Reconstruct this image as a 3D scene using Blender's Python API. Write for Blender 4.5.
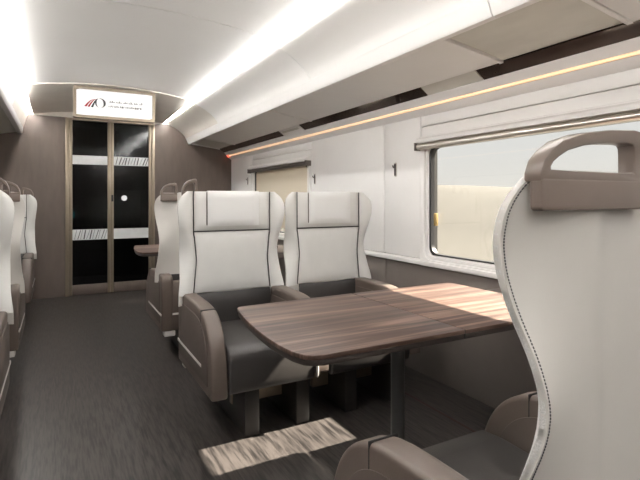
import bpy, bmesh, math, random
from mathutils import Vector
random.seed(4)
S = bpy.context.scene
for o in list(bpy.data.objects): bpy.data.objects.remove(o, do_unlink=True)
COL = S.collection

# ------------------------------------------------------------------ camera
PSI = math.atan(262/480)
cam = bpy.data.cameras.new('camera'); cam.lens = 27.0; cam.sensor_width = 36.0
cam.shift_y = -41/640; cam.clip_start = 0.02; cam.clip_end = 2000
co = bpy.data.objects.new('camera', cam); COL.objects.link(co)
co.location = (0, 0, 1.15); co.rotation_euler = (math.radians(90), 0, -PSI)
S.camera = co
# ------------------------------------------------------------------ world, sun, exposure
S.view_settings.view_transform = 'Standard'; S.view_settings.look = 'None'
S.view_settings.gamma = 1.0; S.view_settings.use_curve_mapping = False
S.view_settings.exposure = 0.0
w = bpy.data.worlds.new('hazy_desert_sky'); S.world = w; w.use_nodes = True
nt = w.node_tree; bg = nt.nodes['Background']
tc = nt.nodes.new('ShaderNodeTexCoord'); sep = nt.nodes.new('ShaderNodeSeparateXYZ')
rp = nt.nodes.new('ShaderNodeValToRGB')
nt.links.new(tc.outputs['Generated'], sep.inputs[0]); nt.links.new(sep.outputs['Z'], rp.inputs[0])
rp.color_ramp.elements[0].position = 0.0; rp.color_ramp.elements[0].color = (0.86, 0.84, 0.79, 1)
rp.color_ramp.elements[1].position = 0.35; rp.color_ramp.elements[1].color = (0.70, 0.77, 0.86, 1)
nt.links.new(rp.outputs[0], bg.inputs[0]); bg.inputs[1].default_value = 1.0
sun = bpy.data.lights.new('sun', 'SUN'); sun.energy = 42.0; sun.angle = 0.012; sun.color = (1, 0.93, 0.82)
so = bpy.data.objects.new('sun', sun); COL.objects.link(so); so.location = (6, -1, 6)
so.rotation_euler = Vector((-0.78, 0.15, -0.737)).to_track_quat('-Z', 'Y').to_euler()
COVE = 76.0      # cove tube radiance

# ------------------------------------------------------------------ materials
M = {}
def mat(name, col, rough=0.5, metal=0.0, var=0.0, scale=8.0, bump=0.0, bscale=60.0, stretch=(1, 1, 1), emit=None, estr=0.0, coat=0.0, spec=0.5, col2=None):
    m = bpy.data.materials.new(name); m.use_nodes = True; n = m.node_tree.nodes; l = m.node_tree.links
    b = n['Principled BSDF']; b.inputs['Base Color'].default_value = (*col, 1)
    b.inputs['Roughness'].default_value = rough; b.inputs['Metallic'].default_value = metal
    b.inputs['Specular IOR Level'].default_value = spec; b.inputs['Coat Weight'].default_value = coat
    if var or bump:
        t = n.new('ShaderNodeTexCoord'); mp = n.new('ShaderNodeMapping'); mp.inputs['Scale'].default_value = stretch
        l.new(t.outputs['Object'], mp.inputs[0])
    if var:
        nz = n.new('ShaderNodeTexNoise'); nz.inputs['Scale'].default_value = scale; nz.inputs['Detail'].default_value = 5
        l.new(mp.outputs[0], nz.inputs['Vector'])
        r = n.new('ShaderNodeValToRGB'); l.new(nz.outputs['Fac'], r.inputs[0])
        c2 = col2 or tuple(min(1, c*(1+var)) for c in col); c1 = col if col2 else tuple(c*(1-var) for c in col)
        r.color_ramp.elements[0].position = 0.32; r.color_ramp.elements[1].position = 0.68
        r.color_ramp.elements[0].color = (*c1, 1); r.color_ramp.elements[1].color = (*c2, 1)
        l.new(r.outputs[0], b.inputs['Base Color'])
    if bump:
        n2 = n.new('ShaderNodeTexNoise'); n2.inputs['Scale'].default_value = bscale; n2.inputs['Detail'].default_value = 3
        l.new(mp.outputs[0], n2.inputs['Vector'])
        bp = n.new('ShaderNodeBump'); bp.inputs['Strength'].default_value = bump; bp.inputs['Distance'].default_value = 0.002
        l.new(n2.outputs['Fac'], bp.inputs['Height']); l.new(bp.outputs[0], b.inputs['Normal'])
    if emit:
        b.inputs['Emission Color'].default_value = (*emit, 1); b.inputs['Emission Strength'].default_value = estr
    M[name] = m; return m
mat('white_panel', (0.84, 0.825, 0.81), 0.38, var=0.015, scale=3)
mat('ceiling_white', (0.85, 0.835, 0.815), 0.45, var=0.012, scale=2)
mat('end_beige', (0.76, 0.71, 0.65), 0.45, var=0.03, scale=5)
mat('wall_brown', (0.120, 0.093, 0.079), 0.5, var=0.10, scale=14, bump=0.15, bscale=180, stretch=(1, 1, 0.25))
mat('lower_grey', (0.150, 0.128, 0.114), 0.5, var=0.04, scale=10)
mat('bronze', (0.30, 0.25, 0.19), 0.38, 0.6, var=0.08, scale=20, stretch=(1, 1, 0.1))
mat('seat_white', (0.72, 0.71, 0.685), 0.42, var=0.02, scale=12, bump=0.12, bscale=420)
mat('seat_shell', (0.61, 0.585, 0.55), 0.5, var=0.015, scale=5)
mat('seat_edge', (0.62, 0.61, 0.59), 0.75, var=0.18, scale=420, bump=0.3, bscale=500)
mat('pillow_white', (0.80, 0.795, 0.785), 0.5, var=0.01, scale=10, bump=0.1, bscale=380)
mat('piping_black', (0.012, 0.011, 0.011), 0.6)
mat('leather_grey', (0.038, 0.034, 0.032), 0.45, var=0.10, scale=9, bump=0.25, bscale=300)
mat('arm_taupe', (0.108, 0.083, 0.069), 0.45, var=0.05, scale=14, bump=0.1, bscale=240)
mat('arm_inset', (0.092, 0.072, 0.061), 0.5, var=0.06, scale=18, bump=0.1, bscale=240)
mat('base_dark', (0.030, 0.027, 0.025), 0.4, var=0.06, scale=12)
mat('handle_taupe', (0.150, 0.116, 0.097), 0.36, var=0.03, scale=20)
mat('trim_light', (0.74, 0.72, 0.69), 0.3, 0.15)
mat('steel', (0.62, 0.58, 0.53), 0.28, 0.9, var=0.05, scale=6, stretch=(1, 0.1, 1))
mat('rod_dark', (0.16, 0.14, 0.13), 0.35, 0.5)
mat('black_rubber', (0.012, 0.012, 0.013), 0.5)
mat('dark_gap', (0.03, 0.028, 0.026), 0.8)
mat('leg_grey', (0.10, 0.10, 0.098), 0.35, 0.4)
mat('table_edge', (0.035, 0.027, 0.023), 0.5)
mat('mirror_dark', (0.055, 0.038, 0.032), 0.08, 0.0, var=0.6, scale=2.2, stretch=(1, 0.9, 1), coat=0.6)
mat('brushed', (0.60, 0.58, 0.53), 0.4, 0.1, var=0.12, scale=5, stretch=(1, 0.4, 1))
mat('cove_tube', (1, 1, 1), 0.5, emit=(1.0, 0.98, 0.95), estr=COVE)
mat('amber_led', (1, 0.8, 0.6), 0.5, emit=(1.0, 0.54, 0.26), estr=1.15)
mat('red_led', (1, 0.3, 0.2), 0.5, emit=(1.0, 0.12, 0.06), estr=2.2)
mat('screen_white', (0.62, 0.62, 0.62), 0.3, emit=(1, 0.99, 0.98), estr=0.34)
mat('ink_black', (0.02, 0.02, 0.025), 0.6)
mat('ink_red', (0.35, 0.02, 0.03), 0.6)
mat('ink_grey', (0.07, 0.068, 0.07), 0.6)
mat('frost', (0.70, 0.72, 0.72), 0.6, var=0.05, scale=12)
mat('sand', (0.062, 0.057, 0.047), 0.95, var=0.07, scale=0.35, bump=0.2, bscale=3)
mat('post_tan', (0.075, 0.064, 0.050), 0.9, var=0.05, scale=5)
mat('vest_dark', (0.045, 0.042, 0.042), 0.6, var=0.1, scale=4)
mat('vest_mid', (0.14, 0.135, 0.13), 0.5, var=0.08, scale=6)
mat('vest_fill', (1, 1, 1), 0.5, emit=(1, 0.96, 0.9), estr=5.0)
mat('teal_glow', (0.05, 0.2, 0.2), 0.4, emit=(0.15, 0.6, 0.58), estr=0.5)
mat('amber_clip', (0.32, 0.22, 0.08), 0.5)
mat('red_line', (0.055, 0.018, 0.016), 0.5)

def wood():
    m = bpy.data.materials.new('walnut'); m.use_nodes = True; n = m.node_tree.nodes; l = m.node_tree.links
    b = n['Principled BSDF']; b.inputs['Roughness'].default_value = 0.5; b.inputs['Specular IOR Level'].default_value = 0.3
    t = n.new('ShaderNodeTexCoord'); mp = n.new('ShaderNodeMapping'); mp.inputs['Scale'].default_value = (0.9, 17, 1)
    l.new(t.outputs['Object'], mp.inputs[0])
    nz = n.new('ShaderNodeTexNoise'); nz.inputs['Scale'].default_value = 1.3; nz.inputs['Detail'].default_value = 4; nz.inputs['Distortion'].default_value = 0.5
    l.new(mp.outputs[0], nz.inputs['Vector'])
    mp2 = n.new('ShaderNodeMapping'); mp2.inputs['Scale'].default_value = (5, 150, 1); l.new(t.outputs['Object'], mp2.inputs[0])
    n2 = n.new('ShaderNodeTexNoise'); n2.inputs['Scale'].default_value = 1.0; n2.inputs['Detail'].default_value = 3; l.new(mp2.outputs[0], n2.inputs['Vector'])
    ad = n.new('ShaderNodeMath'); ad.operation = 'MULTIPLY_ADD'; l.new(n2.outputs['Fac'], ad.inputs[0]); ad.inputs[1].default_value = 0.4; 
    l.new(nz.outputs['Fac'], ad.inputs[2])
    r = n.new('ShaderNodeValToRGB'); l.new(ad.outputs[0], r.inputs[0])
    e = r.color_ramp.elements; e[0].position = 0.50; e[0].color = (0.026, 0.0135, 0.0095, 1); e[1].position = 0.93; e[1].color = (0.19, 0.123, 0.094, 1)
    k = r.color_ramp.elements.new(0.68); k.color = (0.066, 0.039, 0.029, 1)
    l.new(r.outputs[0], b.inputs['Base Color']); M['walnut'] = m
wood()
def carpet():
    m = bpy.data.materials.new('floor_vinyl'); m.use_nodes = True; n = m.node_tree.nodes; l = m.node_tree.links
    b = n['Principled BSDF']; b.inputs['Roughness'].default_value = 0.5; b.inputs['Specular IOR Level'].default_value = 0.35
    t = n.new('ShaderNodeTexCoord')
    def ns(sc, d):
        mp = n.new('ShaderNodeMapping'); mp.inputs['Scale'].default_value = sc; l.new(t.outputs['Object'], mp.inputs[0])
        z = n.new('ShaderNodeTexNoise'); z.inputs['Scale'].default_value = 1; z.inputs['Detail'].default_value = d; l.new(mp.outputs[0], z.inputs['Vector']); return z
    a = ns((120, 9, 1), 3); c = ns((48, 4.2, 1), 3)
    ad = n.new('ShaderNodeMath'); ad.operation = 'MULTIPLY_ADD'; l.new(a.outputs['Fac'], ad.inputs[0]); ad.inputs[1].default_value = 0.75
    l.new(c.outputs['Fac'], ad.inputs[2])
    r = n.new('ShaderNodeValToRGB'); l.new(ad.outputs[0], r.inputs[0])
    e = r.color_ramp.elements; e[0].position = 0.70; e[0].color = (0.017, 0.015, 0.0143, 1); e[1].position = 1.10; e[1].color = (0.060, 0.052, 0.048, 1)
    l.new(r.outputs[0], b.inputs['Base Color'])
    mr = n.new('ShaderNodeMapRange'); mr.inputs[3].default_value = 0.24; mr.inputs[4].default_value = 0.46; l.new(c.outputs['Fac'], mr.inputs[0]); l.new(mr.outputs[0], b.inputs['Roughness'])
    M['floor_vinyl'] = m
carpet()
def cloth():
    m = bpy.data.materials.new('blind_cloth'); m.use_nodes = True; n = m.node_tree.nodes; l = m.node_tree.links
    b = n['Principled BSDF']; b.inputs['Base Color'].default_value = (0.66, 0.60, 0.50, 1); b.inputs['Roughness'].default_value = 0.9
    t = n.new('ShaderNodeBsdfTranslucent'); t.inputs[0].default_value = (0.62, 0.56, 0.46, 1)
    mx = n.new('ShaderNodeMixShader'); mx.inputs[0].default_value = 0.12; l.new(b.outputs[0], mx.inputs[1]); l.new(t.outputs[0], mx.inputs[2])
    l.new(mx.outputs[0], n['Material Output'].inputs[0]); M['blind_cloth'] = m
cloth()
def glass(name, tint, refl, rough=0.02):
    m = bpy.data.materials.new(name); m.use_nodes = True; n = m.node_tree.nodes; l = m.node_tree.links
    n.remove(n['Principled BSDF']); out = n['Material Output']
    tr = n.new('ShaderNodeBsdfTransparent'); tr.inputs[0].default_value = (*tint, 1)
    gl = n.new('ShaderNodeBsdfGlossy'); gl.inputs['Roughness'].default_value = rough
    fr = n.new('ShaderNodeLayerWeight'); fr.inputs[0].default_value = 0.5
    pw = n.new('ShaderNodeMath'); pw.operation = 'POWER'; l.new(fr.outputs['Facing'], pw.inputs[0]); pw.inputs[1].default_value = 5.0
    ma = n.new('ShaderNodeMath'); ma.operation = 'MULTIPLY_ADD'; l.new(pw.outputs[0], ma.inputs[0]); ma.inputs[1].default_value = 0.6; ma.inputs[2].default_value = refl
    mx = n.new('ShaderNodeMixShader'); l.new(ma.outputs[0], mx.inputs[0]); l.new(tr.outputs[0], mx.inputs[1]); l.new(gl.outputs[0], mx.inputs[2])
    l.new(mx.outputs[0], out.inputs[0]); M[name] = m
glass('window_glass', (0.97, 0.965, 0.95), 0.02)
glass('door_glass', (0.36, 0.37, 0.38), 0.03, 0.12)

# ------------------------------------------------------------------ mesh helpers
def fin(name, bm, m, parent=None, smooth=35, loc=None):
    bmesh.ops.remove_doubles(bm, verts=bm.verts, dist=1e-6)
    bmesh.ops.recalc_face_normals(bm, faces=bm.faces)
    me = bpy.data.meshes.new(name); bm.to_mesh(me); bm.free()
    if smooth:
        for p in me.polygons: p.use_smooth = True
        me.set_sharp_from_angle(angle=math.radians(smooth))
    me.materials.append(M[m])
    o = bpy.data.objects.new(name, me); COL.objects.link(o)
    if parent: o.parent = parent
    if loc: o.location = loc
    return o
def bevel(bm, off, seg=2, ang=30):
    es = [e for e in bm.edges if len(e.link_faces) == 2 and e.calc_face_angle(0) > math.radians(ang)]
    if off > 0 and es: bmesh.ops.bevel(bm, geom=es, offset=off, segments=seg, affect='EDGES', clamp_overlap=True, profile=0.5)
def box(x0, x1, y0, y1, z0, z1, bv=0, seg=2, bm=None):
    nb = bmesh.new()
    vs = [nb.verts.new((x, y, z)) for z in (z0, z1) for y in (y0, y1) for x in (x0, x1)]
    for f in ((0, 1, 3, 2), (4, 6, 7, 5), (0, 4, 5, 1), (2, 3, 7, 6), (0, 2, 6, 4), (1, 5, 7, 3)): nb.faces.new([vs[i] for i in f])
    bmesh.ops.recalc_face_normals(nb, faces=nb.faces)
    if bv: bevel(nb, bv, seg)
    return merge(bm, nb)
def merge(bm, nb):
    if bm is None: return nb
    me = bpy.data.meshes.new('tmp'); nb.to_mesh(me); nb.free(); bm.from_mesh(me); bpy.data.meshes.remove(me); return bm
def prism(poly, ax, a0, a1, bv=0, seg=2, bm=None, ang=30):
    """poly: 2-D outline; ax 'x': (y,z) outline run along x; 'y': (x,z) along y; 'z': (x,y) along z"""
    nb = bmesh.new()
    def P(p, a): return {'x': (a, p[0], p[1]), 'y': (p[0], a, p[1]), 'z': (p[0], p[1], a)}[ax]
    A = [nb.verts.new(P(p, a0)) for p in poly]; B = [nb.verts.new(P(p, a1)) for p in poly]
    n = len(poly)
    nb.faces.new(A[::-1]); nb.faces.new(B)
    for i in range(n): nb.faces.new((A[i], A[(i+1) % n], B[(i+1) % n], B[i]))
    bmesh.ops.recalc_face_normals(nb, faces=nb.faces)
    if bv: bevel(nb, bv, seg, ang)
    return merge(bm, nb)
def resample(poly, n):
    P = [Vector(p) for p in poly]; L = [0]
    for i in range(len(P)): L.append(L[-1]+(P[(i+1) % len(P)]-P[i]).length)
    out = []
    for k in range(n):
        d = L[-1]*k/n; i = 0
        while L[i+1] < d: i += 1
        t = (d-L[i])/max(1e-9, L[i+1]-L[i]); out.append(P[i].lerp(P[(i+1) % len(P)], t))
    return out
def ring(outer, inner, ax, a0, a1, bv=0, bm=None):
    """closed frame between two outlines with the same number of points"""
    nb = bmesh.new(); n = len(outer)
    def P(p, a): return {'x': (a, p[0], p[1]), 'y': (p[0], a, p[1]), 'z': (p[0], p[1], a)}[ax]
    V = [[nb.verts.new(P(p, a)) for p in l] for l, a in ((outer, a0), (inner, a0), (inner, a1), (outer, a1))]
    for k in range(4):
        for i in range(n):
            nb.faces.new((V[k][i], V[k][(i+1) % n], V[(k+1) % 4][(i+1) % n], V[(k+1) % 4][i]))
    bmesh.ops.recalc_face_normals(nb, faces=nb.faces)
    if bv: bevel(nb, bv, 2, 40)
    return merge(bm, nb)
def rrect(x0, x1, y0, y1, r, n=6):
    out = []
    for cx, cy, a in ((x1-r, y1-r, 0), (x0+r, y1-r, 90), (x0+r, y0+r, 180), (x1-r, y0+r, 270)):
        for k in range(n+1):
            t = math.radians(a+90*k/n); out.append((cx+r*math.cos(t), cy+r*math.sin(t)))
    return out
def tube(pts, r, n=8, bm=None, cap=True):
    nb = bmesh.new(); P = [Vector(p) for p in pts]; rings = []
    up = Vector((0.13, 0.31, 0.94)).normalized()
    for i, p in enumerate(P):
        d = (P[min(i+1, len(P)-1)]-P[max(i-1, 0)]).normalized()
        a = d.cross(up).normalized() if abs(d.dot(up)) < 0.98 else d.cross(Vector((1, 0, 0))).normalized(); b = d.cross(a)
        rr = r[i] if isinstance(r, (list, tuple)) else r
        rings.append([nb.verts.new(p+a*rr*math.cos(2*math.pi*k/n)+b*rr*math.sin(2*math.pi*k/n)) for k in range(n)])
    for i in range(len(P)-1):
        for k in range(n): nb.faces.new((rings[i][k], rings[i][(k+1) % n], rings[i+1][(k+1) % n], rings[i+1][k]))
    if cap: nb.faces.new(rings[0][::-1]); nb.faces.new(rings[-1])
    return merge(bm, nb)
def slab(fn, nu, nv, t, bm=None):
    """closed sheet: fn(u,v) is the outer face, the other face lies t along +y"""
    nb = bmesh.new()
    F = [[nb.verts.new(fn(i/nu, j/nv)) for i in range(nu+1)] for j in range(nv+1)]
    Bk = []
    for j in range(nv+1):
        row = []
        for i in range(nu+1):
            p = Vector(fn(i/nu, j/nv)); row.append(nb.verts.new((p.x, p.y+t, p.z)))
        Bk.append(row)
    for j in range(nv):
        for i in range(nu):
            nb.faces.new((F[j][i], F[j][i+1], F[j+1][i+1], F[j+1][i])); nb.faces.new((Bk[j][i], Bk[j+1][i], Bk[j+1][i+1], Bk[j][i+1]))
    for j in range(nv):
        nb.faces.new((F[j][0], F[j+1][0], Bk[j+1][0], Bk[j][0])); nb.faces.new((F[j][nu], Bk[j][nu], Bk[j+1][nu], F[j+1][nu]))
    for i in range(nu):
        nb.faces.new((F[0][i], Bk[0][i], Bk[0][i+1], F[0][i+1])); nb.faces.new((F[nv][i], F[nv][i+1], Bk[nv][i+1], Bk[nv][i]))
    return merge(bm, nb)
def tag(o, label=None, cat=None, group=None, kind=None):
    if label: o['label'] = label
    if cat: o['category'] = cat
    if group: o['group'] = group
    if kind: o['kind'] = kind
    return o
def empty(name, loc=(0, 0, 0), rz=0):
    o = bpy.data.objects.new(name, None); COL.objects.link(o); o.location = loc; o.rotation_euler = (0, 0, rz); o.empty_display_size = 0.1
    return o
def struct(o, label, cat): return tag(o, label, cat, kind='structure')

# ------------------------------------------------------------------ the carriage shell
Y0, Y1 = -3.5, 6.4; XR, XL = 2.10, -1.05
fl = struct(fin('floor', box(XL-0.1, XR+0.1, Y0-0.1, 8.2, -0.06, 0), 'floor_vinyl'), 'dark grey streaked floor running down the aisle', 'floor')
fin('wall_side_line', box(1.80, 1.812, Y0, Y1, 0.0002, 0.0015), 'red_line', fl)

WINS = [(-2.20, -0.80), (0.95, 2.37), (4.10, 5.50)]
def side_wall(name, X, sgn, label):
    root = empty(name, (X, 0, 0)); struct(root, label, 'wall')
    t = 0.08*sgn
    def bx(n, y0, y1, z0, z1, m, d=0.0, bv=0.004):
        a, b = sorted((-d*sgn, t)); return fin(n, box(a, b, y0, y1, z0, z1, bv), m, root)
    # lower grey panels split at seams
    ys = [Y0, -0.29, 2.845, 5.98, Y1]
    for a, b in zip(ys[:-1], ys[1:]): bx('lower_panel', a+0.002, b-0.002, 0, 0.735, 'lower_grey')
    # band under and above the windows
    for a, b in WINS:
        bx('panel_below_window', a-0.085, b+0.085, 0.736, 0.79, 'white_panel', bv=0); bx('panel_above_window', a-0.085, b+0.085, 1.625, 1.705, 'white_panel', bv=0.003); fin('panel_above_window', box(*sorted((0, 0.02*sgn)), a-0.085, b+0.085, 1.50, 1.621, 0.003), 'white_panel', root)
    # white panels between the windows
    segs = [(Y0, -2.288)]
    for (a, b), (c, d) in zip(WINS[:-1], WINS[1:]): segs += [(b+0.088, b+0.49), (b+0.494, c-0.088)]
    segs += [(WINS[-1][1]+0.088, Y1)]
    for a, b in segs: bx('wall_panel', a, b, 0.757, 1.700, 'white_panel', d=0.006, bv=0.012)
    a, b = sorted((0.06*sgn, 0.09*sgn)); 
    bx('upper_band', Y0, Y1, 1.706, 2.3, 'white_panel', bv=0)
    # dark backing that shows only in the seams
    bm = None
    for s0, s1 in [(Y0, WINS[0][0]-0.085)]+[(p[1]+0.085, q[0]-0.085) for p, q in zip(WINS[:-1], WINS[1:])]+[(WINS[-1][1]+0.085, Y1)]:
        q0, q1 = sorted((0.03*sgn, 0.14*sgn)); bm = box(q0, q1, s0, s1, 0, 2.3, bm=bm)
    q0, q1 = sorted((0.03*sgn, 0.14*sgn))
    for p in WINS: bm = box(q0, q1, p[0]-0.085, p[1]+0.085, 0, 0.78, bm=bm); bm = box(q0, q1, p[0]-0.085, p[1]+0.085, 1.61, 2.3, bm=bm); bm = box(*sorted((0.021*sgn, 0.03*sgn)), p[0]-0.085, p[1]+0.085, 1.515, 1.7, bm=bm)
    fin('backing', bm, 'dark_gap', root)
    return root
side_wall('wall_right', XR, 1, 'white panelled window wall with a grey lower band')
side_wall('wall_left', XL, -1, 'white panelled window wall behind the single seats')
# sill ledge (long white moulding under the windows)
for nm, X, sg in (('trim_1', XR, 1), ('trim_2', XL, -1)):
    pr = [(0.0, 0.718), (-0.030*sg, 0.722), (-0.036*sg, 0.735), (-0.034*sg, 0.748), (-0.012*sg, 0.757), (0, 0.757)]
    o = fin(nm, prism(pr, 'y', Y0, Y1), 'white_panel', loc=(X, 0, 0))
    struct(o, 'long white sill moulding along the '+('window' if sg > 0 else 'single seat')+' wall', 'trim')
def window(i, X, sg, a, b):
    root = empty('window_%d' % i, (X, (a+b)/2, 0.8)); h = (b-a)/2
    struct(root, 'wide train window in a white frame with rounded corners', 'window')
    def rr(m, r): return rrect(-h-m, h+m, -0.005-m, 0.68+m, r)
    s = lambda p, q: sorted((p*sg, q*sg))
    p = s(-0.022, 0.03); fin('frame', ring(rr(0.078, 0.012), rr(0.034, 0.05), 'x', p[0], p[1], 0.006), 'white_panel', root)
    p = s(-0.006, 0.03); fin('inner_frame', ring(rr(0.033, 0.05), rr(0.012, 0.06), 'x', p[0], p[1], 0.003), 'white_panel', root)
    p = s(0.004, 0.034); fin('rubber_seal', ring(rr(0.0115, 0.06), rr(-0.004, 0.065), 'x', p[0], p[1]), 'black_rubber', root)
    p = s(0.030, 0.036); fin('pane', prism(rr(0.002, 0.06), 'x', p[0], p[1]), 'window_glass', root)
    if sg > 0 and i == 1:
        p = s(-0.002, 0.02); fin('latch', box(p[0], p[1], h-0.055, h-0.035, 0.18, 0.26, 0.004), 'amber_clip', root)
    return root
k = 1
for X, sg in ((XR, 1), (XL, -1)):
    for a, b in (WINS[1], WINS[2], WINS[0]): window(k, X, sg, a, b); k += 1
def blind(a, b, rodm, label, drawn=False):
    r = empty('roller_blind', (XR, (a+b)/2, 1.487)); h = (b-a)/2+0.075
    tag(r, label, 'blind', 'roller blinds')
    fin('blind_rail', tube([(-0.042, -h+0.012, 0), (-0.042, h-0.012, 0)], 0.021, 14), rodm, r)
    fin('cassette', prism([(-0.062, 0.024), (-0.060, 0.045), (-0.045, 0.058), (0, 0.062), (0, 0.024)], 'y', -h, h, 0.003), 'white_panel', r)
    if drawn: fin('blind_fabric', box(0.010, 0.0125, -h+0.10, h-0.10, -0.655, -0.01), 'blind_cloth', r)
    for s in (-1, 1): fin('end_bracket', box(-0.068, 0.0, s*h-0.006, s*h+0.006, -0.024, 0.028, 0.004), 'rod_dark', r)
blind(*WINS[1], 'steel', 'steel roller blind rail across the top of the window by the wooden table')
blind(*WINS[2], 'rod_dark', 'dark roller blind rail across the top of the far window, its beige cloth drawn', True)
for y, z, lb in ((2.72, 1.357, 'slim dark coat hook on the narrow white panel beside the steel blind'),
                 (3.93, 1.335, 'slim dark coat hook on the wide white panel beside the dark blind'),
                 (5.72, 1.375, 'slim dark coat hook on the white panel next to the brown end wall')):
    r = empty('coat_hook', (XR-0.006, y, z)); tag(r, lb, 'hook', 'coat hooks on the window wall')
    fin('plate', prism(rrect(-0.014, 0.014, -0.05, 0.05, 0.0135), 'x', -0.006, 0.002, 0.002), 'steel', r)
    fin('slot', prism(rrect(-0.008, 0.008, -0.043, 0.043, 0.0075), 'x', -0.0075, -0.005), 'black_rubber', r)
    fin('peg', tube([(-0.006, 0, 0.012), (-0.022, 0, 0.016), (-0.026, 0, 0.03)], 0.005, 8), 'rod_dark', r)

# far end wall with the door opening
we = empty('wall_far', (0, Y1, 0)); struct(we, 'brown textured end wall around the sliding glass doors', 'wall')
DX0, DX1, DZ = 0.075, 1.085, 2.10
fin('left_panel', box(XL, DX0, 0, 0.06, 0, 2.5), 'wall_brown', we)
fin('right_panel', box(DX1, XR+0.05, 0, 0.06, 0, 2.5), 'wall_brown', we)
fin('head_panel', box(DX0, DX1, 0, 0.06, DZ, 2.5), 'wall_brown', we)
fin('cornice', box(XL, XR, -0.012, 0, 2.114, 2.40, 0.003), 'end_beige', we)
wb = struct(fin('wall_back', box(XL, XR+0.05, Y0-0.06, Y0, 0, 2.4), 'wall_brown'), 'brown end wall behind the seats', 'wall')
tf = empty('trim_3', (0, Y1, 0)); struct(tf, 'bronze door frame in the brown end wall', 'trim')
for x in (DX0, DX1-0.04): fin('jamb', box(x, x+0.04, -0.02, 0.02, 0, DZ, 0.004), 'bronze', tf)
fin('head', box(DX0, DX1, -0.02, 0.02, DZ-0.012, DZ+0.012, 0.003), 'bronze', tf)
def door(i, x0, x1, label, pattern, knob):
    r = empty('door_%d' % i, (0, Y1, 0)); struct(r, label, 'door')
    st = 0.034
    fin('door_stile', box(x0, x0+st, -0.008, 0.03, 0.005, DZ-0.013, 0.004), 'bronze', r)
    fin('door_stile', box(x1-st, x1, -0.008, 0.03, 0.005, DZ-0.013, 0.004), 'bronze', r)
    fin('kick_rail', box(x0+st, x1-st, -0.006, 0.03, 0.005, 0.125, 0.004), 'wall_brown', r)
    fin('glass_pane', box(x0+st, x1-st, 0.008, 0.016, 0.125, DZ-0.013), 'door_glass', r)
    gx0, gx1 = x0+st, x1-st
    for z0, z1, p in ((1.565, 1.672, pattern), (0.66, 0.785, not pattern)):
        b = fin('frosted_band', box(gx0, gx1, 0.0045, 0.0075, z0, z1), 'frost', r)
        if p:
            bm = None; n = 11
            for q in range(n):
                xx = gx0+0.02+(gx1-gx0-0.06)*q/(n-1); dx = 0.018+0.02*random.random(); w_ = random.choice((0.004, 0.008, 0.012))
                bm = prism([(xx, z0+0.008), (xx+w_, z0+0.008), (xx+w_+dx, z1-0.008), (xx+dx, z1-0.008)], 'y', 0.003, 0.0045, bm=bm)
            fin('band_strokes', bm, 'ink_grey', b)
    if knob:
        bm = bmesh.new(); 
        fin('round_button', prism([(0.722+0.034*math.cos(t*math.pi/12), 1.162+0.034*math.sin(t*math.pi/12)) for t in range(24)], 'y', -0.008, 0.006, 0.004), 'screen_white', r); bm.free()
        fin('pull_handle', box(x0+0.006, x0+0.028, -0.022, -0.006, 1.12, 1.20, 0.004), 'black_rubber', r)
    return r
door(1, DX0+0.041, 0.566, 'glass sliding door leaf with a plain upper frosted band', False, False)
door(2, 0.568, DX1-0.041, 'glass sliding door leaf with a round white button', True, True)
# vestibule seen through the glass
vb = empty('wall_vestibule', (0, 6.46, 0)); struct(vb, 'dark vestibule beyond the glass doors', 'wall')
fin('back_panel', box(-0.6, 1.9, 1.5, 1.56, 0, 2.4), 'vest_dark', vb)
fin('side_panel', box(-0.62, -0.56, 0, 1.5, 0, 2.4), 'vest_dark', vb); fin('side_panel', box(1.85, 1.9, 0, 1.5, 0, 2.4), 'vest_dark', vb)
fin('roof_panel', box(-0.6, 1.9, 0, 1.5, 2.3, 2.4), 'vest_dark', vb)
fin('added_fill_lamp', box(0.2, 1.1, 0.5, 0.75, 2.285, 2.299, 0.003), 'vest_fill', vb)  # added lamp, out of view, brightens the dark vestibule
lk = empty('luggage_locker', (1.05, 7.7, 0)); tag(lk, 'grey luggage locker behind the door leaf with the round button', 'locker')
fin('body', box(-0.35, 0.45, 0, 0.25, 0, 1.28, 0.02), 'vest_mid', lk)
for x in (-0.34, 0.06): fin('locker_door', box(x, x+0.38, -0.012, 0, 0.08, 1.22, 0.01), 'vest_mid', lk)
pn = empty('teal_reflection', (0.12, 7.94, 0.92)); tag(pn, 'small teal glow standing in for a reflection in the glass door', 'screen')  # glowing panel imitates the teal reflection on the door glass
fin('bezel', box(-0.12, 0.12, -0.02, 0.019, -0.06, 0.06, 0.006), 'black_rubber', pn); fin('display', box(-0.10, 0.10, -0.022, -0.019, -0.045, 0.045), 'teal_glow', pn)

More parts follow.
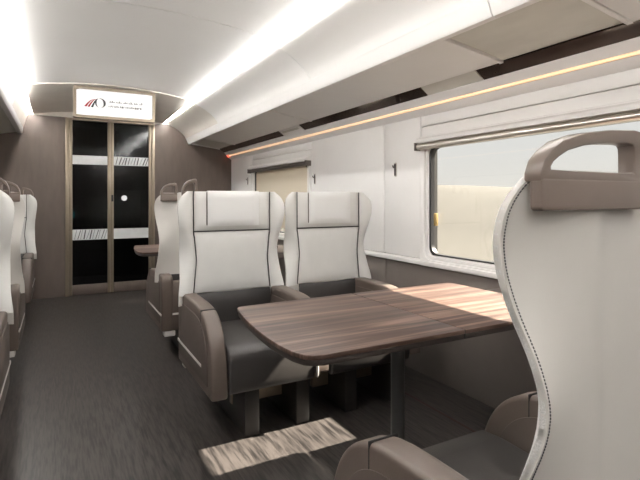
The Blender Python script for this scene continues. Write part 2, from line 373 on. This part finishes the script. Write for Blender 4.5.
# ceiling: centre dome panels, side cove panels, roof slab
ce = empty('ceiling', (0, 0, 0)); struct(ce, 'white curved ceiling in wide panels', 'ceiling')
fin('roof_slab', box(XL-0.15, XR+0.15, Y0-0.1, 8.2, 2.42, 2.5), 'dark_gap', ce)
CX = 0.47
def dome(x): 
    u = (x-CX)/0.73; return 2.232-0.068*u*u
seams = [Y0, -1.38, 0.73, 2.84, 4.95]
def dome_panel(a, b, m, end=False):
    bm = bmesh.new(); N = 20; rows = []
    for y in (a, b):
        for dz in (0, 0.02):
            row = []
            for i in range(N+1):
                x = -0.252+(1.192+0.252)*i/N; z = dome(x)
                if end: z = z-0.008 if y == a else z-0.04
                row.append(bm.verts.new((x, y, z+dz)))
            rows.append(row)
    A, A2, B, B2 = rows
    for i in range(N):
        bm.faces.new((A[i], A[i+1], B[i+1], B[i])); bm.faces.new((A2[i], B2[i], B2[i+1], A2[i+1]))
        bm.faces.new((A[i], A2[i], A2[i+1], A[i+1])); bm.faces.new((B[i], B[i+1], B2[i+1], B2[i]))
    for i in (0, N): bm.faces.new((A[i], B[i], B2[i], A2[i]))
    return fin('ceiling_panel', bm, m, ce)
for a, b in zip(seams[:-1], seams[1:]): dome_panel(a+0.004, b-0.004, 'ceiling_white')
for y in seams[1:]: 
    o = dome_panel(y-0.015, y+0.015, 'dark_gap'); o.name = 'seam_strip'; o.location.z = 0.004
dome_panel(4.951, Y1, 'end_beige', True)
PROF_R = [(1.227, 2.137), (1.27, 2.112), (1.33, 2.082), (1.39, 2.042), (1.435, 2.004), (1.462, 1.972), (1.475, 1.945)]
PROF_L = [(-0.2870, 2.137), (-0.305, 2.10), (-0.320, 2.06), (-0.331, 2.02), (-0.340, 1.985), (-0.345, 1.960)]
for pr, sg in ((PROF_R, 1), (PROF_L, -1)):
    back = [(x+0.018*sg, z+0.012) for x, z in pr][::-1]
    for a, b in list(zip(seams[:-1], seams[1:]))+[(4.951, Y1)]:
        fin('cove_panel', prism(pr+back, 'y', a+0.0025, b-0.0025), 'ceiling_white' if a < 4.9 else 'end_beige', ce)
# cove light troughs
for nm, x, sg, lb in (('cove_light', 1.22, 1, 'long glowing white light strip along the ceiling on the window-seat side'),
                      ('cove_light', -0.28, -1, 'long glowing white light strip along the ceiling over the single seats')):
    r = empty(nm, (x, (Y0+Y1)/2, 2.14)); h = (Y1-Y0)/2-0.004; tag(r, lb, 'light', 'ceiling cove lights')
    fin('diffuser', prism([(-0.002*sg+0.013*math.cos(t*math.pi/7), 0.006+0.013*math.sin(t*math.pi/7)) for t in range(14)], 'y', -h, h), 'cove_tube', r)
    fin('trough', prism([(0.010*sg, 0.0), (0.014*sg, -0.001), (0.020*sg, 0.002), (0.022*sg, 0.012), (0.018*sg, 0.095), (-0.05*sg, 0.095), (-0.05*sg, 0.105), (0.035*sg, 0.105), (0.035*sg, -0.004)], 'y', -h, h), 'white_panel', r)

# luggage racks
def rack_right():
    r = empty('luggage_rack', (0, (Y0+Y1)/2, 0)); h = (Y1-Y0)/2-0.003; tag(r, 'white overhead luggage rack with dark glossy strip above the window wall', 'rack', 'luggage racks')
    lip = [(1.4755, 1.944), (1.492, 1.915), (1.503, 1.885), (1.512, 1.873), (1.535, 1.870), (1.56, 1.880), (1.56, 1.90), (1.53, 1.96), (1.49, 1.97)]
    ym = (Y0+Y1)/2
    for a, b in ((Y0, -1.38), (-1.38, 1.34), (1.34, 4.95), (4.95, Y1)): fin('front_lip', prism(lip, 'y', a-ym+0.004, b-ym-0.002), 'white_panel', r)
    # underside panels, the short ones brushed
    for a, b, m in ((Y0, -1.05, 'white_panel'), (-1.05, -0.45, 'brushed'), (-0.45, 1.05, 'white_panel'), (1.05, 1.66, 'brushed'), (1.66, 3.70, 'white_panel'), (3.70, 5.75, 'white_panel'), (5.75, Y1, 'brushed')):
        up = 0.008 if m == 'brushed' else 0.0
        fin('underside_panel', prism([(1.561, 1.882+up), (1.93, 1.828+up), (1.93, 1.848+up), (1.561, 1.905+up)], 'y', a-ym+0.004, b-ym-0.004), m, r)
        fin('cross_rib', prism([(1.545, 1.874), (1.935, 1.822), (1.935, 1.86), (1.545, 1.91)], 'y', b-ym-0.012, b-ym+0.012, 0.003), 'white_panel', r)
    fin('fascia', prism([(1.995, 1.783), (2.005, 1.776), (2.035, 1.742), (2.035, 1.75), (2.09, 1.75), (2.09, 1.80), (2.0, 1.80)], 'y', -h, h), 'white_panel', r)
    for a, b, m in ((Y0, -0.6, 'mirror_dark'), (-0.45, 1.83, 'mirror_dark'), (1.83, 2.27, 'brushed'), (2.27, 3.95, 'mirror_dark'), (4.40, Y1, 'mirror_dark')):  # the lighter brushed piece imitates a bright reflection in the dark strip
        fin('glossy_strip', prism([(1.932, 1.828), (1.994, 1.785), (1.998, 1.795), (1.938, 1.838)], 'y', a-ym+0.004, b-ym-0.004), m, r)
    for a, b in ((-0.6, -0.45), (3.95, 4.40)):
        fin('vent_cover', prism([(1.930, 1.826), (1.994, 1.782), (1.998, 1.795), (1.938, 1.838)], 'y', a-ym, b-ym, 0.002), 'white_panel', r)
        fin('vent_slot', prism([(1.945, 1.8135), (1.965, 1.8000), (1.967, 1.803), (1.947, 1.817)], 'y', a-ym+0.05, b-ym-0.05), 'brushed', r)
    led = fin('amber_light_line', prism([(2.036, 1.741), (2.046, 1.732), (2.049, 1.739), (2.04, 1.748)], 'y', -h, h-0.10), 'amber_led', r)
    fin('red_end_light', prism([(2.030, 1.746), (2.05, 1.722), (2.056, 1.732), (2.04, 1.75)], 'y', h-0.095, h), 'red_led', r)
    fin('lower_cove', prism([(2.05, 1.730), (2.078, 1.700), (2.099, 1.690), (2.099, 1.735)], 'y', -h, h), 'white_panel', r)
rack_right()
def rack_left():
    r = empty('luggage_rack', (0, (Y0+Y1)/2, 0)); h = (Y1-Y0)/2-0.003; tag(r, 'white overhead luggage rack above the single seats across the aisle', 'rack', 'luggage racks')
    fin('front_lip', prism([(-0.3455, 1.959), (-0.348, 1.93), (-0.352, 1.905), (-0.36, 1.893), (-0.40, 1.893), (-0.41, 1.905), (-0.40, 1.952), (-0.365, 1.952)], 'y', -h, h), 'white_panel', r)
    for a, b in ((-h, -1.2), (-1.2, 2.2), (2.2, h)):
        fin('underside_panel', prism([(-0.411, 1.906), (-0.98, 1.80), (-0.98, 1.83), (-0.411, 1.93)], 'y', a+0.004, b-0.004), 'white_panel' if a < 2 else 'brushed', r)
    fin('amber_light_line', prism([(-0.990, 1.780), (-1.0, 1.770), (-1.003, 1.777), (-0.993, 1.79)], 'y', -h, h), 'amber_led', r)
    fin('fascia', prism([(-0.98, 1.80), (-1.049, 1.72), (-1.049, 1.85), (-0.98, 1.84)], 'y', -h, h), 'white_panel', r)
rack_left()

# ------------------------------------------------------------------ hanging display
def display():
    r = empty('display_screen', (0.4805, 4.94, 2.047)); tag(r, 'white lit information screen with red and black logo hanging from the ceiling', 'screen')
    hw, hh = 0.360, 0.146
    fin('housing', box(-hw+0.004, hw-0.004, 0.0, 0.07, -hh+0.004, hh-0.004, 0.006), 'bronze', r)
    fin('bezel', ring(resample(rrect(-hw, hw, -hh, hh, 0.006), 48), resample(rrect(-hw+0.026, hw-0.026, -hh+0.026, hh-0.026, 0.003), 48), 'y', -0.012, 0.02), 'bronze', r)
    sc = fin('screen', box(-hw+0.026, hw-0.026, -0.002, 0.004, -hh+0.026, hh-0.026), 'screen_white', r)
    # logo: three rising strokes that sweep to the right, then an open crescent
    def stroke(nm, x0, z0, x1, z1, w0, w1, m, bend=0.012):
        L, R = [], []
        for k in range(11):
            t = k/10; x = x0+(x1-x0)*t; z = z0+(z1-z0)*math.sin(t*math.pi/2); w_ = w0+(w1-w0)*t
            L.append((x-w_/2, z+0.001)); R.append((x+w_/2, z-0.001))
        fin(nm, prism(L+R[::-1], 'y', -0.0035, -0.002), m, sc)
    stroke('logo_stroke', -0.258, -0.038, -0.185, 0.030, 0.020, 0.003, 'ink_red')
    stroke('logo_stroke', -0.232, -0.040, -0.165, 0.036, 0.018, 0.003, 'ink_red')
    stroke('logo_stroke', -0.203, -0.042, -0.150, 0.040, 0.018, 0.003, 'ink_black')
    def arc(nm, cx, cz, rx, rz, a0, a1, wm, m):
        O, I = [], []
        for k in range(19):
            t = k/18; a = math.radians(a0+(a1-a0)*t); w_ = wm*math.sin(math.pi*min(1, t*0.96+0.03))
            O.append((cx+rx*math.cos(a), cz+rz*math.sin(a))); I.append((cx+(rx-w_)*math.cos(a), cz+(rz-w_*0.6)*math.sin(a)))
        fin(nm, prism(O+I[::-1], 'y', -0.0035, -0.002), m, sc)
    arc('logo_crescent', -0.135, 0.002, 0.050, 0.044, -75, 100, 0.020, 'ink_black')
    arc('logo_crescent', -0.140, 0.000, 0.036, 0.040, 115, 262, 0.012, 'ink_black')
    # two small lines of lettering, too fine to read
    for z, x0, x1, hgt, arab in ((0.022, -0.055, 0.235, 0.020, True), (-0.022, -0.060, 0.225, 0.018, False)):
        bm = None; x = x0
        if arab:
            while x < x1:
                ww = random.uniform(0.03, 0.055); bm = box(x, min(x1, x+ww), -0.0035, -0.002, z-0.006, z-0.002, bm=bm)
                for q in range(3):
                    xx = x+random.random()*ww*0.9; bm = box(xx, xx+0.004, -0.0035, -0.002, z-0.004, z+random.uniform(0.004, 0.016), bm=bm)
                x += ww+0.010
        else:
            while x < x1:
                bm = box(x, x+0.003, -0.0035, -0.002, z-0.008, z+0.008, bm=bm); bm = box(x+0.003, x+0.010, -0.0035, -0.002, z+random.choice((-0.008, -0.001, 0.005)), z+random.choice((0.008, -0.004, 0.008)), bm=bm)
                if random.random() < 0.6: bm = box(x+0.009, x+0.012, -0.0035, -0.002, z-0.008, z+0.008, bm=bm)
                x += 0.0165 if random.random() < 0.85 else 0.026
        fin('lettering', bm, 'ink_grey', sc)
display()

# ------------------------------------------------------------------ seats
WZ = [(0.555, .320), (0.620, .318), (0.70, .306), (0.78, .302), (0.85, .300), (0.92, .303), (0.98, .311), (1.04, .319), (1.09, .323), (1.13, .320), (1.16, .305), (1.182, .283), (1.196, .255)]
EF = [(0.555, 0.030), (0.62, 0.026), (0.68, 0.010), (0.74, -0.014), (0.80, -0.037), (0.84, -0.044), (0.88, -0.038), (0.93, -0.018), (0.98, 0.006), (1.03, 0.022), (1.08, 0.028), (1.13, 0.020), (1.196, 0.004)]
def lerp(tab, z):
    for (a, p), (b, q) in zip(tab[:-1], tab[1:]):
        if z <= b:
            t = (z-a)/(b-a); t = max(0, min(1, t)); return p+(q-p)*t
    return tab[-1][1]
def w_out(z):
    d = 0.012; return (lerp(WZ, z-d)+2*lerp(WZ, z)+lerp(WZ, z+d))/4
def w_in(z): return min(0.232 if z > 0.95 else 0.216+0.016*abs(z-0.80)/0.18, w_out(z)-0.026)
LEAN = 0.01
def lean(z): return -LEAN*(z-0.62)
ZS, ZB, ZT = 0.965, 0.615, 1.196
def edge(z):
    d = 0.02; return (lerp(EF, z-d)+2*lerp(EF, z)+lerp(EF, z+d))/4
def y_front(x, z):
    a = abs(x); wi, wo = w_in(z), w_out(z)
    if a <= wi: return lean(z)
    t = (a-wi)/max(1e-6, wo-wi); return lean(z)+edge(z)*t
def y_rear(x, z):
    u = min(1, abs(x)/w_out(z)); y = lean(z)-0.032+(edge(z)+0.018)*u**4
    k = max(0, min(1, (0.155-abs(x))/0.06)); k = k*k*(3-2*k)
    return y+0.014*k
def seat(loc, rz, mir, aisle, label, cat='seat', hx=(-0.265, 0.285), detail=False, group='train seats', arm_in=True):
    """local frame: the seat faces +y; mir=-1 mirrors left and right; the aisle side is -x before mirroring"""
    r = empty('train_seat', loc, rz); tag(r, label, cat, group)
    def fx(bm):
        if mir < 0:
            for v in bm.verts: v.co.x = -v.co.x
        return bm
    P = lambda n, bm, m, par=r, sm=35: fin(n, fx(bm), m, par, sm)
    # back pad, headrest, wings
    def pad(z0, z1, puff, gap=0.004):
        def fn(u, v):
            z = z0+gap+(z1-z0-2*gap)*v; wi = w_in(z)-gap; x = -wi+2*wi*u
            return (x, y_front(x, z)+puff*(1-(2*u-1)**6)*(1-(2*v-1)**6), z)
        return fn
    P('back_pad', slab(pad(ZB, ZS, 0.014), 16, 14, -0.012), 'seat_white')
    P('headrest', slab(pad(ZS, ZT, 0.020), 16, 12, -0.012), 'seat_white')
    def pil(u, v):
        x = -0.155+0.31*u; z = ZS+0.028+(ZT+0.001-ZS-0.028)*v
        return (x, lean(z)+0.020+0.013*(1-(2*u-1)**8)*(1-(2*v-1)**8), z)
    P('headrest_pillow', slab(pil, 14, 10, -0.016), 'pillow_white')
    if not detail: P('pillow_crease', tube([(-0.160, lean(z)+0.021, z) for z in (1.19, 1.12, 1.06, 1.02, 1.0)], 0.0032, 6), 'lower_grey')
    for s in (-1, 1):
        def wg(u, v, s=s):
            z = ZB-0.005+(ZT-ZB+0.003)*v; a, b = w_in(z), w_out(z); x = s*(a+(b-a)*u)
            return (x, y_front(x, z)+0.010*math.sin(math.pi*u), z)
        P('side_wing', slab(wg, 6, 30, -0.010), 'seat_edge' if detail else 'seat_white')
        P('piping', tube([(s*w_in(z), y_front(s*w_in(z), z)+0.005, z) for z in [ZB+0.002+(ZT-ZB-0.004)*i/24 for i in range(25)]], 0.0028, 6), 'piping_black')
    P('piping', tube([(-w_in(ZS)+2*w_in(ZS)*i/12, lean(ZS)+0.005, ZS) for i in range(13)], 0.0030, 6), 'piping_black')
    # rear shell
    def sh(u, v):
        z = ZB-0.06+(ZT-ZB+0.058)*v; wo = w_out(z); x = -wo+2*wo*u; return (x, y_rear(x, z), z)
    P('back_shell', slab(sh, 44, 48, 0.012), 'seat_shell', r, 60)
    if detail:
        for s in (-1, 1):
            bm = None
            zs = [ZB-0.05+(1.178-ZB+0.05)*i/130 for i in range(131)]
            for i in range(0, 130):
                z0, z1 = zs[i], zs[i]+(zs[1]-zs[0])*0.68
                q = [(s*(w_out(z)-0.005), y_rear(s*(w_out(z)-0.005), z)-0.0006, z) for z in (z0, z1)]
                bm = tube(q, 0.0011, 5, bm)
            st = P('stitching', bm, 'ink_grey'); st['kind'] = 'stuff'
    # lower back, base cover, cushion
    P('lower_back', prism([(-0.02, 0.42), (0.004, 0.43), (0.010, 0.55), (0.000, 0.612), (-0.04, 0.612)], 'x', -0.214, 0.236, 0.004), 'leather_grey')
    x0, x1 = (-0.212, 0.236) if aisle else (-0.318, 0.195)
    P('seat_cushion', prism([(-0.02, 0.245), (-0.02, 0.435), (0.20, 0.445), (0.48, 0.455), (0.55, 0.448), (0.578, 0.428), (0.588, 0.39), (0.588, 0.28), (0.582, 0.245), (0.565, 0.238)], 'x', x0, x1, 0.012, 3), 'leather_grey')
    P('rear_cover', prism([(-0.100, 0.225), (-0.100, 0.50), (-0.088, 0.565), (-0.06, 0.575), (-0.018, 0.56), (-0.018, 0.225)], 'x', -0.288, 0.29, 0.012), 'arm_taupe')
    P('rear_trim', box(-0.280, 0.285, -0.1035, -0.099, 0.336, 0.350, 0.0015), 'trim_light')
    AP = [(-0.105, 0.225), (-0.108, 0.40), (-0.104, 0.57), (-0.088, 0.605), (-0.05, 0.620), (0.15, 0.622), (0.32, 0.618), (0.41, 0.602), (0.475, 0.568), (0.525, 0.515), (0.557, 0.45), (0.575, 0.38), (0.584, 0.30), (0.584, 0.225)]
    for _ in range(2):      # round the arm outline
        Q = AP[:2]
        for p, q in zip(AP[1:-2], AP[2:-1]): Q += [(p[0]*0.75+q[0]*0.25, p[1]*0.75+q[1]*0.25), (p[0]*0.25+q[0]*0.75, p[1]*0.25+q[1]*0.75)]
        AP = Q+AP[-2:]
    arms = [(-0.295, -0.216, True)] if aisle else [(0.2, 0.28, False)]
    if aisle and arm_in: arms.append((0.240, 0.322, False))
    for a, b, outer in arms:
        zlift = 0 if outer else 0.16
        prof = AP if outer else [(y, max(z, 0.26)) for y, z in AP]
        arm = P('armrest', prism(prof, 'x', a, b, 0.014, 3, ang=40), 'arm_taupe')
        cy, cz = 0.22, 0.42
        ins = [(cy+(y-cy)*0.82, cz+(z-cz)*0.74) for y, z in prof]
        side = a if outer else a
        P('arm_inset', prism(ins, 'x', side-0.003, side+0.004, 0.002), 'arm_inset', arm)
        # the seam that parts the front cap from the arm pad
        P('cap_seam', box(a-0.0012, b+0.0012, 0.392, 0.3955, 0.50, 0.6085, 0.001), 'piping_black', arm)
        if outer:
            P('trim_line', box(a-0.0055, a+0.002, -0.10, 0.415, 0.336, 0.351, 0.002), 'trim_light', arm)
    # pedestal
    for lx in ((-0.115, 0.16) if aisle else (-0.2, 0.1)):
        P('pedestal_leg', box(lx, lx+0.075, 0.02, 0.525, 0.0, 0.240, 0.006), 'base_dark')
    P('cross_beam', box(-0.12 if aisle else -0.3, 0.30 if aisle else 0.2, 0.30, 0.34, 0.09, 0.20, 0.005), 'bronze')
    if aisle:
        P('recline_lever', prism([(0.242, 0.33), (0.252, 0.335), (0.250, 0.26), (0.243, 0.25)], 'y', 0.580, 0.600, 0.002), 'trim_light')
        P('rear_bracket', box(-0.275, -0.20, -0.10, -0.03, 0.188, 0.226, 0.006), 'trim_light')
    # grab handle on the aisle corner
    if hx:
        hs, wd = hx; yb = lean(1.18)
        O = [(0, 1.175), (0, 1.190), (.030, 1.212), (.09, 1.229), (.18, 1.246), (.36, 1.262), (.60, 1.272), (.85, 1.277), (.94, 1.274), (.985, 1.258), (1, 1.235), (1, 1.175), (.75, 1.175), (.5, 1.175), (.25, 1.175)]
        I = [(.085, 1.1955), (.085, 1.200), (.105, 1.208), (.15, 1.217), (.23, 1.229), (.37, 1.240), (.56, 1.247), (.76, 1.250), (.815, 1.248), (.830, 1.243), (.835, 1.232), (.835, 1.1955), (.65, 1.1945), (.46, 1.1945), (.27, 1.1945)]
        mp = lambda L: [(hs+x*wd, 1.175+(z-1.175)*0.88) for x, z in L]
        hd = P('grab_handle', ring(mp(O), mp(I), 'y', yb-0.042, yb-0.012, 0.006), 'handle_taupe')
        P('handle_mount', prism(rrect(hs+0.001, hs+wd-0.001, 1.133, 1.180, 0.006), 'y', yb-0.043, yb-0.022, 0.003), 'handle_taupe', hd)
    return r
PI = math.pi
seat((0.905, 0.496, 0), 0, 1, True, 'white winged aisle seat seen from behind with a wide taupe grab handle', detail=True, hx=(-0.302, 0.285))
seat((1.555, 0.496, 0), 0, 1, False, 'window seat beside the white seat with the wide grab handle', hx=None)
seat((0.905, 2.726, 0), PI, -1, True, 'white and grey aisle seat facing the wooden table with aisle armrest', hx=(-0.29, 0.085))
seat((1.555, 2.726, 0), PI, -1, False, 'white and grey window seat facing the wooden table by the wall', hx=None)
seat((0.925, 3.55, 0), 0, 1, True, 'white seat back to back with the aisle seat facing the wooden table', hx=(-0.29, 0.115))
seat((-0.505, 2.726, 0), PI, 1, True, 'white single seat across the aisle level with the pair facing the table', hx=(-0.30, 0.10), arm_in=False)
seat((-0.505, 3.55, 0), 0, -1, True, 'single seat across the aisle turned towards the glass doors', hx=(-0.30, 0.115), arm_in=False)
seat((-0.505, 5.55, 0), PI, 1, True, 'farthest single seat across the aisle beside the brown end wall', hx=(-0.29, 0.10), arm_in=False)

# ------------------------------------------------------------------ tables
def table(y0, label):
    r = empty('folding_table', (1.15, y0, 0)); tag(r, label, 'table', 'wooden tables')
    cx, cy = 1.15, 1.465
    end = [(1.148, 1.812), (0.90, 1.806), (0.640, 1.797), (0.618, 1.794), (0.607, 1.780), (0.592, 1.705), (0.576, 1.604), (0.563, 1.47), (0.557, 1.35), (0.558, 1.27), (0.566, 1.20), (0.580, 1.158), (0.602, 1.138), (0.632, 1.131), (0.90, 1.130), (1.148, 1.130)]
    far = [(1.152, 1.130), (1.40, 1.129), (1.715, 1.128), (1.729, 1.140), (1.735, 1.20), (1.735, 1.75), (1.729, 1.80), (1.715, 1.812), (1.40, 1.812), (1.152, 1.812)]
    sh = lambda L, d=0: [(x-cx, y-cy) for x, y in L]
    for L, n in ((end, 'table_leaf'), (far, 'table_leaf')):
        o = fin(n, prism(sh(L), 'z', 0.716, 0.730, 0.0025), 'walnut', r)
        p = sh(L); mx = sum(a for a, b in p)/len(p); my = sum(b for a, b in p)/len(p)
        fin('edge_band', prism([(a+(0.004 if a < mx else -0.004)*(0 if abs(a) < 0.01 else 1), b+(0.004 if b < my else -0.004)) for a, b in p], 'z', 0.698, 0.7155, 0.003), 'table_edge', o)
    for yy in (0.12, -0.26): fin('hinge', box(-0.02, 0.02, yy, yy+0.14, 0.690, 0.6985, 0.002), 'leg_grey', r)
    fin('hinge_gap', box(-0.0018, 0.0018, -0.333, 0.345, 0.700, 0.7285), 'dark_gap', r)
    fin('table_leg', tube([(-0.012, 0, 0), (-0.012, 0, 0.70)], 0.0265, 20), 'leg_grey', r)
    fin('foot_plate', tube([(-0.012, 0, 0), (-0.012, 0, 0.012)], 0.075, 24), 'leg_grey', r)
    fin('support_frame', box(-0.35, 0.45, -0.03, 0.03, 0.672, 0.698, 0.004), 'table_edge', r)
    fin('added_sun_block', box(0.55, 0.945, -0.335, 0.34, 0.62, 0.672, 0.006), 'lower_grey', r)  # added box, stops sun passing between table end and wall
table(1.465, 'walnut table with a rounded aisle end between the facing pairs of seats')
table(4.28, 'walnut table mostly hidden behind the back to back seat')

# ------------------------------------------------------------------ outside
def ground():
    bm = bmesh.new(); xs = [2.6, 5, 9, 14, 18, 22, 26, 30, 36, 48, 90, 300]; N = 60; rows = []
    for i in range(N+1):
        y = -120+300*i/N
        row = []
        for x in xs:
            z = -1.35
            if x > 14: z += min(1, (x-14)/14)*(3.7+0.45*math.sin(y*0.21)+0.35*math.sin(y*0.083+1))
            if x > 40: z -= 0.6
            row.append(bm.verts.new((x, y, z)))
        rows.append(row)
    for a, b in zip(rows[:-1], rows[1:]):
        for i in range(len(xs)-1): bm.faces.new((a[i], a[i+1], b[i+1], b[i]))
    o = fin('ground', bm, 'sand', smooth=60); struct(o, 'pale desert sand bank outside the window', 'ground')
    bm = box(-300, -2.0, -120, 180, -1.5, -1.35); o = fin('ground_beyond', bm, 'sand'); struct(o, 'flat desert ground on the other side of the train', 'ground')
ground()
